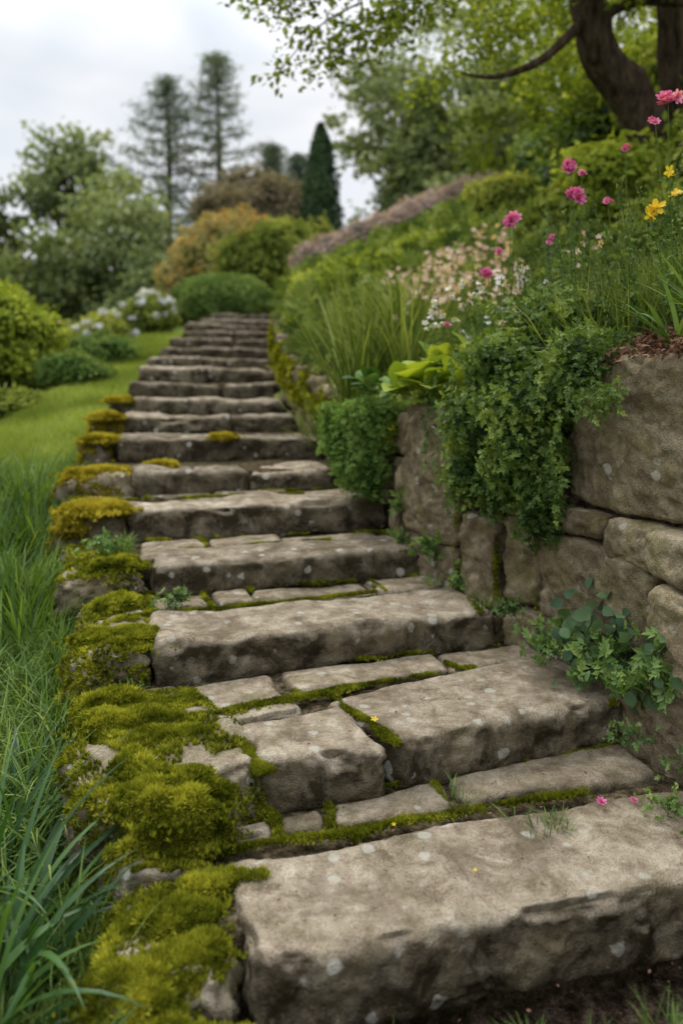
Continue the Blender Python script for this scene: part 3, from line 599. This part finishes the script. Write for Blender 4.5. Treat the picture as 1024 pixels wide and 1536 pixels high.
for (x,y,z) in [(.53,4.6,2.05),(.66,4.6,2.17),(.71,4.6,2.23),(.73,4.6,2.10),(.60,4.6,1.99),(.50,4.6,1.97),(.62,4.7,2.05),(.56,4.7,2.0),(.68,4.6,2.02),(.78,4.6,2.17),(.57,4.6,2.12)]: flower('white_flower',M_white,x,y,z,.034,BELL,2,(0,-.3,-.6),.008)
for _ in range(40):
    x=rng.uniform(.8,1.5);y=rng.uniform(4.3,5.4); z=float(terr(x,y))+rng.uniform(.25,.65); wh=rng.random()<.55; flower('white_flower' if wh else 'pale_pink_flower',M_white if wh else M_pale,x,y,z,.022,FLAT,3,sp=.022)
for (x,y,z,s) in [(1.44,3.5,2.445,.045),(1.41,3.5,2.41,.035),(1.5,3.5,2.595,.03),(1.53,3.5,2.50,.03)]: flower('yellow_flower',M_yel,x,y,z,s,FLAT,2,(-.2,-.6,.5),.008)
A=Acc()
for _ in range(110):
    x=rng.uniform(.5,1.7);y=rng.uniform(6.8,9); z=float(terr(x,y))+rng.uniform(.15,.5); P=np.array([[x,y,z]])+rng.normal(size=(4,3))*.05; inst(A,FLAT,P,frames(rng.normal(size=(4,3))+[0,-1,1]),.035,rng.random(4))
A.build('peach_flower_bed',M_pale,None,False)
A=Acc(); inst(A,FLOW,np.array([[.9,2.66,.185],[1.02,2.68,.18],[.98,2.03,.01],[1.25,1.9,.01]]),frames(np.array([[0,-.3,1.]]*4)),np.array([.02,.015,.02,.03]),.5); A.build('fallen_pink_petals',M_pink,None,False)
A=Acc(); inst(A,FLAT,np.array([[.125,2.93,.352],[.17,2.5,.2],[.4,2.3,.18]]),frames(np.array([[0,-.3,1.]]*3)),np.array([.016,.008,.007]),.5); A.build('fallen_yellow_flower',M_yel,None,False)
def weed(name,c,r,n,ls,mat=M_fern,tpl=SPRIG):
    A=Acc(); bush(A,c,r,n,ls,tpl,.4,seed=int(abs(c[0])*100),core=False,lowcut=-.2,thick=.9,nj=.7); return A.build(name,mat,None,False)
for c,r,n,ls in [((1.12,3.2,.44),(.2,.14,.16),130,.07),((.95,3.42,.45),(.15,.12,.13),120,.06),((1.28,2.95,.5),(.12,.12,.2),110,.075),((1.2,3.05,.4),(.12,.1,.1),60,.06),((.82,3.75,.52),(.07,.06,.06),60,.035),((.52,4.38,.66),(.08,.07,.1),60,.06),((.38,4.75,.86),(.08,.07,.1),50,.06),((.66,4.2,.53),(.08,.06,.08),60,.04),((.35,4.7,.68),(.06,.05,.06),40,.04),((1.12,2.62,.19),(.1,.08,.04),60,.03),((1.25,2.75,.25),(.1,.08,.08),60,.04),((1.2,2.5,.19),(.07,.06,.04),40,.03),((1.1,2.9,.3),(.09,.06,.05),50,.03),((-.85,3.9,.52),(.1,.08,.07),60,.04),((-1.35,4.35,.7),(.12,.1,.08),60,.05)]:
    weed('wall_weed_plant',c,r,n,ls)
for c in [(1.02,3.25,.5),(1.2,3.08,.5),(1.3,2.9,.62),(1.1,3.3,.62)]:
    A=Acc(); n=34; P=np.array(c)+rng.normal(size=(n,3))*[.07,.05,.07]; inst(A,wide_leaf(.42,.3,4),P,frames(unit(rng.normal(size=(n,3))*.5+[-.4,-.7,.6])),rng.uniform(.035,.065,n),rng.random(n)); A.build('columbine_plant',M_colum,None,True)
A=Acc()
for (x,y,z,n,L_) in [(.42,2.70,.165,16,.11),(.60,2.6,.165,14,.08),(.66,2.52,.165,30,.06),(.72,2.56,.165,40,.06),(.8,1.9,0,60,.11),(.95,1.95,0,60,.11),(1.0,1.75,0,60,.10),(.62,1.85,0,60,.09),(-.1,1.8,0,40,.08),(.1,1.84,0,50,.08),(.75,4.05,.48,60,.07),(.72,3.95,.48,40,.06),(-1.3,4.55,.66,90,.12),(-1.25,4.4,.66,60,.08),(.3,1.83,0,60,.08),(.45,1.86,0,50,.09),(.5,4.3,.5,40,.07),(-.88,3.2,.35,20,.06),(1.05,2.0,0,60,.1),(.2,1.78,0,60,.07)]:
    clump(A,(x,y,z),n,L_,.003,.05,(.1,.8),(.2,1.3),4)
A.build('grass_tufts',M_grass,None,False)
# ------------------------------------------------------------------ shrubs left / top
def shrub(name,c,r,n,ls,mat,lump=.2,seed=0,tpl=FLEAF,thick=.3,nj=.7,extra=()):
    A=Acc(); bush(A,c,r,n,ls,tpl,lump,seed,thick=thick,nj=nj,lowcut=-.8)
    for (cc,rr,nn) in extra: bush(A,cc,rr,nn,ls,tpl,lump,seed+5,thick=thick,nj=nj,lowcut=-.8)
    e=empty(name); A.build('foliage',mat,e,False); B=Acc(); x,y,z=c
    for a in range(4): tube(B,[(x+.1*math.cos(a*1.6),y+.1*math.sin(a*1.6),float(terr(x,y))-.1),(x+r[0]*.4*math.cos(a*1.6),y+r[1]*.4*math.sin(a*1.6),z)],[.05*r[0],.03*r[0]],6)
    B.build('stems',M_bark,e); return e
shrub('clipped_ball_shrub',(-2.9,18.9,3.5),(1.35,1.0,.78),9000,.09,M_hedge,.06,1,nj=.9,thick=.15)
shrub('yellow_green_shrub',(-4.9,11.5,2.2),(.8,.8,.75),5000,.10,M_tree,.35,2,thick=.5)
shrub('yellow_green_shrub',(-5.6,12.5,2.4),(.8,.8,.8),4000,.10,M_tree,.35,3,thick=.5)
for i,(x,y,r) in enumerate([(-4.1,9.6,.36),(-4.5,10.0,.4),(-3.75,10.8,.4),(-4.3,11.6,.5),(-4.0,12.8,.5),(-5.2,10.6,.5),(-4.8,13.5,.7),(-4.7,9.0,.4)]):
    shrub('low_hedge_shrub',(x,y,float(terr(x,y))+r*.35),(r*1.3,r*1.2,r*.7),2200,.07,M_hedge if i%3 else M_hill,.25,i+5,thick=.4)
for i,(x,y) in enumerate([(-5.0,16.2),(-4.2,16.6),(-5.8,16.5),(-4.5,18)]):
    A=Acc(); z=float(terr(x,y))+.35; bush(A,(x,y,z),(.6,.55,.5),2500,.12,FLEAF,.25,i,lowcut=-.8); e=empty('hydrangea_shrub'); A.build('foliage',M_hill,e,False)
    B=Acc(); P,d,_=bush_pts((x,y,z),(.65,.6,.56),22,.25,i,.0,.02)
    for p in P: bush(B,p,(.07,.07,.05),14,.05,FLAT,.1,1,core=False,lowcut=-1)
    B.build('blooms',M_blue if i!=2 else M_pale,e,False)
shrub('orange_shrub',(-3.9,24.5,5.6),(1.5,1.3,1.5),6000,.17,M_orange,.4,4,thick=.5,extra=[((-4.9,24.5,4.6),(.9,.9,.9),2500),((-3.0,24.8,6.3),(.8,.8,.7),2000)])
shrub('copper_beech_shrub',(-3.6,31,8.6),(1.9,1.6,1.7),6000,.22,M_brown,.45,5,thick=.5,extra=[((-5.0,31,8.0),(1.2,1.2,1.3),2500),((-2.2,31,8.2),(1.0,1.2,1.2),2000)])
shrub('green_shrub',(-1.7,22.5,5.3),(1.05,1,1.25),5000,.15,M_hill,.5,6,thick=.6,extra=[((-2.6,22.5,4.9),(.9,.9,1.1),3500)])
shrub('green_shrub',(-.6,24.5,5.2),(1.0,1,1.1),4000,.15,M_hill,.5,7,thick=.6)
A=Acc()
for i in range(30):
    t=i/29; x=-.8+t*5.4; y=19.5+t*1.8; bush(A,(x,y,float(terr(x,y))+.45),(.5,.5,.5),380,.11,FLEAF,.3,i,lowcut=-.3)
A.build('heather_bank',M_mauve,None,False)
A=Acc()
for i in range(30):
    t=i/29; y=11+t*5; x=float(xw(y))+.7+2.2*rng.random(); bush(A,(x,y,float(terr(x,y))+.12),(.4,.4,.26),450,.07,FLEAF,.25,i,lowcut=-.3)
A.build('low_mounding_shrubs',M_tree,None,False)
hs=[(2.6,9.0,.45),(3.1,8.6,.6),(2.6,12.0,.5),(3.8,11.5,.9),(4.6,10.0,1.0),(5.0,13.5,1.2),(5.8,11.0,1.3),(4.6,16.5,.9),(6.4,13.5,1.5),(4.6,8.2,.8),(3.6,7.2,.55),(6.4,17,1.6),(2.8,6.6,.4),(7.4,15,1.9)]
for i,(x,y,r) in enumerate(hs):
    shrub('hillside_shrub',(x,y,float(terr(x,y))+r*.55),(r,r,r*.9),int(3500+r*1500),.09+.03*r,[M_hill,M_tree,M_hill,M_creep][i%4],.45,i+20,thick=.55)
# ------------------------------------------------------------------ trees
def tree(name,x,y,ztop,rx,rz,mat,nc=60,nl=70,ls=.3,trunk=.25,cr=.3,seed=0,bark=M_bark,shell=.35,zc=None):
    e=empty(name); zb=float(terr(x,y))-.2; zc=ztop-rz if zc is None else zc; A=Acc(); C=crown(A,(x,y,zc),(rx,rx*.9,rz),nc,nl,ls,cr,FLEAF,seed,shell); A.build('crown',mat,e,False)
    B=Acc(); tube(B,[(x,y,zb),(x+.1*rx,y,(zb+zc)/2),(x,y,zc+rz*.4)],[trunk,trunk*.75,trunk*.3],8)
    for c in C[::max(1,nc//14)]: tube(B,[(x,y,min(c[2],zc)-rz*.45),((x+c[0])/2,(y+c[1])/2,c[2]-.2*rz),tuple(c)],[trunk*.35,trunk*.22,trunk*.08],5)
    B.build('trunk',bark,e); return e
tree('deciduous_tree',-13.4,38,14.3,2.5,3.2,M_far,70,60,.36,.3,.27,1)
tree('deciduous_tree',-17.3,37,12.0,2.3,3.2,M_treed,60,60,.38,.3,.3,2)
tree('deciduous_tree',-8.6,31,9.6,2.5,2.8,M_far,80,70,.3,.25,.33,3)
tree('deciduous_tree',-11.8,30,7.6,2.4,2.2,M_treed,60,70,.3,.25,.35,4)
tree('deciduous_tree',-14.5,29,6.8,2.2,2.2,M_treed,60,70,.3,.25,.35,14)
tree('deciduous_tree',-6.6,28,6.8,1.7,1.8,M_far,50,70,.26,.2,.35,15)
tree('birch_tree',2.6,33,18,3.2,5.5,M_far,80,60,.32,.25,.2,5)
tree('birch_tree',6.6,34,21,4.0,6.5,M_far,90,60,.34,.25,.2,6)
tree('deciduous_tree',6.4,21,14,3.2,4.2,M_tree,80,80,.24,.25,.22,7)
tree('deciduous_tree',10.2,20,14,3.6,4.5,M_tree,110,80,.27,.25,.26,8)
tree('deciduous_tree',8.4,15.5,11.5,2.7,3.0,M_tree,80,80,.21,.2,.27,9)
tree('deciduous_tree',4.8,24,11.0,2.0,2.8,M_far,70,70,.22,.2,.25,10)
def cone_tree(name,x,y,zt,zb,r,n,ls,mat,seed=0,pw=.8,droop=.0):
    e=empty(name); A=Acc(); t=rng.random(n)**.75; th=rng.uniform(0,6.28,n); 
    prof=(1-t)**pw*np.minimum(1,.35+t*4)
    rr=r*prof*(1+.25*fbm(np.column_stack([np.cos(th)*2,np.sin(th)*2,t*9]),3,seed))*(1-.35*rng.random(n)**2); P=np.column_stack([x+rr*np.cos(th),y+rr*np.sin(th),zb+(zt-zb)*t])
    nn=np.column_stack([np.cos(th),np.sin(th),0*th+.4])+rng.normal(size=(n,3))*.5; inst(A,FLEAF,P,frames(unit(nn)),ls*rng.uniform(.6,1.3,n),np.clip(.4+.3*rng.normal(size=n),0,1))
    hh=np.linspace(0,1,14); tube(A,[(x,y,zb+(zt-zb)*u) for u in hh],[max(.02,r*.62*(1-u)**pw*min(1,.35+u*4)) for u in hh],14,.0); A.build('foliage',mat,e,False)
    B=Acc(); tube(B,[(x,y,float(terr(x,y))-.2),(x,y,zb+.5)],[.15,.12],8); B.build('trunk',M_bark,e)
cone_tree('cypress_tree',-.82,30,11.6,5.6,1.12,9000,.17,M_cyp,1,.6)
cone_tree('conifer_tree',2.9,27,12.0,6.0,1.9,8000,.28,M_treed,2,.6)
cone_tree('conifer_tree',4.6,28.5,11.5,6.4,1.9,7000,.28,M_treed,3,.6)
def pine(name,x,y,zt,seed,R=3.0):
    e=empty(name); zb=float(terr(x,y))-.3; A=Acc();B=Acc(); r=np.random.default_rng(seed); H=zt-zb
    tube(B,[(x,y,zb),(x+.15,y,zb+H*.5),(x,y,zt)],[.24,.16,.03],8)
    for k in range(62):
        t=.25+.74*(k/62)**.9; a=k*2.4+r.uniform(-.4,.4); L_=R*(1-t)**.8*r.uniform(.35,1.2)+.15; z=zb+H*t; up=r.uniform(.0,.4)
        e1=np.array([x+L_*math.cos(a),y+L_*math.sin(a),z+L_*up]); tube(B,[(x,y,z),((x+e1[0])/2,(y+e1[1])/2,z+L_*up*.25),tuple(e1)],[.05,.035,.012],4)
        for u in np.linspace(.4,1,4):
            c=np.array([x,y,z])*(1-u)+e1*u; c[2]=z+L_*up*u*u; m=24; q=r.normal(size=(m,3))*[.26,.26,.10]; inst(A,NEED,c+q,frames(unit(q+r.normal(size=(m,3))*.4+[0,0,.3])),r.uniform(.24,.46,m),np.clip(.5+.25*r.normal(size=m),0,1))
    A.build('needles',M_pine,e,False);B.build('trunk',M_pbark,e)
pine('pine_tree',-9.1,40,17.6,1,5.2);pine('pine_tree',-6.5,40,18.8,2,5.0);pine('pine_tree',-4.0,44,15.2,3,2.6);pine('pine_tree',-2.6,46,15.2,4,2.4)
A=Acc()
for i in range(70):
    x=-70+i*2.1+rng.uniform(-1,1); y=rng.uniform(52,70)+abs(x)*.2
    if -11<x<3.5: h=rng.uniform(1.5,3)
    else: h=rng.uniform(3,6.5) if x<0 else rng.uniform(6,12)
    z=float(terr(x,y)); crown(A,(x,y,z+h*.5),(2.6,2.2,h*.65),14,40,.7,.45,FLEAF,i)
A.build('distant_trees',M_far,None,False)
e=empty('overhanging_tree'); B=Acc()
tube(B,[(3.75,9.1,3.2),(3.62,9,4.4),(3.35,8.9,4.95),(2.95,8.8,5.4),(2.78,8.7,6.1),(2.6,8.6,7.2),(2.2,8.3,8.6)],[.30,.27,.25,.22,.2,.16,.1],14)
tube(B,[(4.3,9.4,3.4),(4.1,9.3,5.0),(3.95,9.2,6.2),(4.1,9.2,8)],[.25,.2,.16,.1],12)
tube(B,[(2.9,8.8,5.75),(3.3,8.7,5.95),(3.9,8.6,5.9),(4.6,8.5,6.2)],[.08,.07,.05,.03],8)
tube(B,[(2.85,8.75,5.85),(2.4,8.5,5.35),(2.05,8.3,5.05),(1.6,8.1,4.85),(1.25,8.0,4.85)],[.07,.055,.045,.03,.012],8)
tube(B,[(2.6,8.6,7.0),(1.6,8,7.0),(.4,7.4,6.5),(-.5,7,5.9)],[.1,.07,.04,.015],8)
tube(B,[(2.65,8.6,6.8),(2.0,8.3,6.4),(1.2,8,6.1),(.4,7.8,5.6)],[.07,.05,.03,.01],6)
B.build('trunk',M_bark,e)
A=Acc()
def spray(c,r,n,ls=.09):
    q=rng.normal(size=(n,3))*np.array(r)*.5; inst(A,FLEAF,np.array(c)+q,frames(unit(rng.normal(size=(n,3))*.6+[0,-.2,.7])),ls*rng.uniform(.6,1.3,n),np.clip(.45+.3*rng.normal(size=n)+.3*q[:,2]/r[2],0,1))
tw=Acc()
def hang(p0,p1,n,ls=.08,sp=.12):
    p0=np.array(p0,float);p1=np.array(p1,float); mid=(p0+p1)/2+[0,0,.12]; tube(tw,[p0,mid,p1],[.012,.009,.004],4)
    for t in np.linspace(.15,1,9):
        c=p0*(1-t)**2+2*mid*t*(1-t)+p1*t*t; spray(c,(sp*2,sp*2,sp*1.6),n//9,ls)
for (a,b,n) in [((.6,7.6,5.9),(-.7,7.2,5.15),420),((.4,7.5,5.7),(-.95,7.1,5.25),330),((.7,7.6,5.5),(-.25,7.2,4.55),420),((.2,7.4,5.3),(-.62,7.1,4.45),200),((.9,7.7,5.6),(.1,7.3,4.7),380),((1.4,7.9,5.9),(.4,7.5,4.9),450),((.5,7.5,6.0),(-.3,7.1,5.4),450),((-.2,7.3,5.7),(-.5,7.2,5.0),260)]: hang(a,b,n)
for _ in range(32):
    x=rng.uniform(1.0,5.2);y=rng.uniform(7,10.5); z=rng.uniform(5.5,8.2)+ (0 if x<3 else .2); hang((x+.5,y+.3,z+.5),(x-.3,y-.2,z-.25),340,.085,.17)
for _ in range(14):
    x=rng.uniform(3.0,5.6);y=rng.uniform(10.5,12.5); z=rng.uniform(4.6,6.5); hang((x+.5,y+.3,z+.5),(x-.3,y-.2,z-.25),400,.1,.2)
A.build('leaves',M_tree,e,False); tw.build('twigs',M_bark,e)
# ------------------------------------------------------------------ world, sun, camera
w=bpy.data.worlds.new("World"); scene.world=w; w.use_nodes=True; nt=w.node_tree; nt.nodes.clear(); g=G(nt)
sky=g.n('ShaderNodeTexSky'); sky.sky_type='NISHITA'; sky.sun_disc=False; EL=math.radians(52); AZ=math.radians(-35)
sky.sun_elevation=EL; sky.sun_rotation=AZ
tc=g.n('ShaderNodeTexCoord').outputs['Generated']; mp=g.n('ShaderNodeMapping'); mp.inputs['Scale'].default_value=(1,1,2.2); g.l(tc,mp.inputs[0])
n=g.noise(mp.outputs[0],2.6,3,.55,.5)
cl=g.ramp(n,[(.32,(.68,.735,.80)),(.5,(.83,.86,.90)),(.64,(.97,.97,.98))])
sp=g.n('ShaderNodeSeparateXYZ'); g.l(tc,sp.inputs[0])
zen=g.ramp(sp.outputs[2],[(.36,.41),(.85,1.0)])   # overcast sky is brighter toward the zenith
cl=g.mix(1.0,cl,(26.,26.,26.),'MULTIPLY'); cl=g.mix(1.0,cl,zen,'MULTIPLY')
c=g.mix(.93,sky.outputs[0],cl)
bg=g.n('ShaderNodeBackground'); bg.inputs[1].default_value=.1; g.l(c,bg.inputs[0]); o=g.n('ShaderNodeOutputWorld'); g.l(bg.outputs[0],o.inputs[0])
sd=bpy.data.lights.new('sun','SUN'); sd.energy=1.5; sd.angle=math.radians(10); sd.color=(1,.95,.86); so=bpy.data.objects.new('sun',sd); scene.collection.objects.link(so)
dirv=Vector((math.sin(AZ)*math.cos(EL),math.cos(AZ)*math.cos(EL),math.sin(EL))); so.rotation_euler=dirv.to_track_quat('Z','Y').to_euler(); so.location=(0,0,30)
cd=bpy.data.cameras.new('camera'); cam=bpy.data.objects.new('camera',cd); scene.collection.objects.link(cam); scene.camera=cam
cam.location=(0,0,1.65); cam.rotation_euler=(math.radians(90),0,0); cd.sensor_fit='VERTICAL'; cd.sensor_height=36; cd.sensor_width=24; cd.lens=1150/1536*36; cd.shift_y=-.129
cd.clip_start=.05; cd.clip_end=2000; cd.dof.use_dof=True; cd.dof.focus_distance=3.0; cd.dof.aperture_fstop=1.15
scene.view_settings.view_transform='Standard'; scene.view_settings.look='None'; scene.view_settings.exposure=0
print('verts',sum(len(m.vertices) for m in bpy.data.meshes))
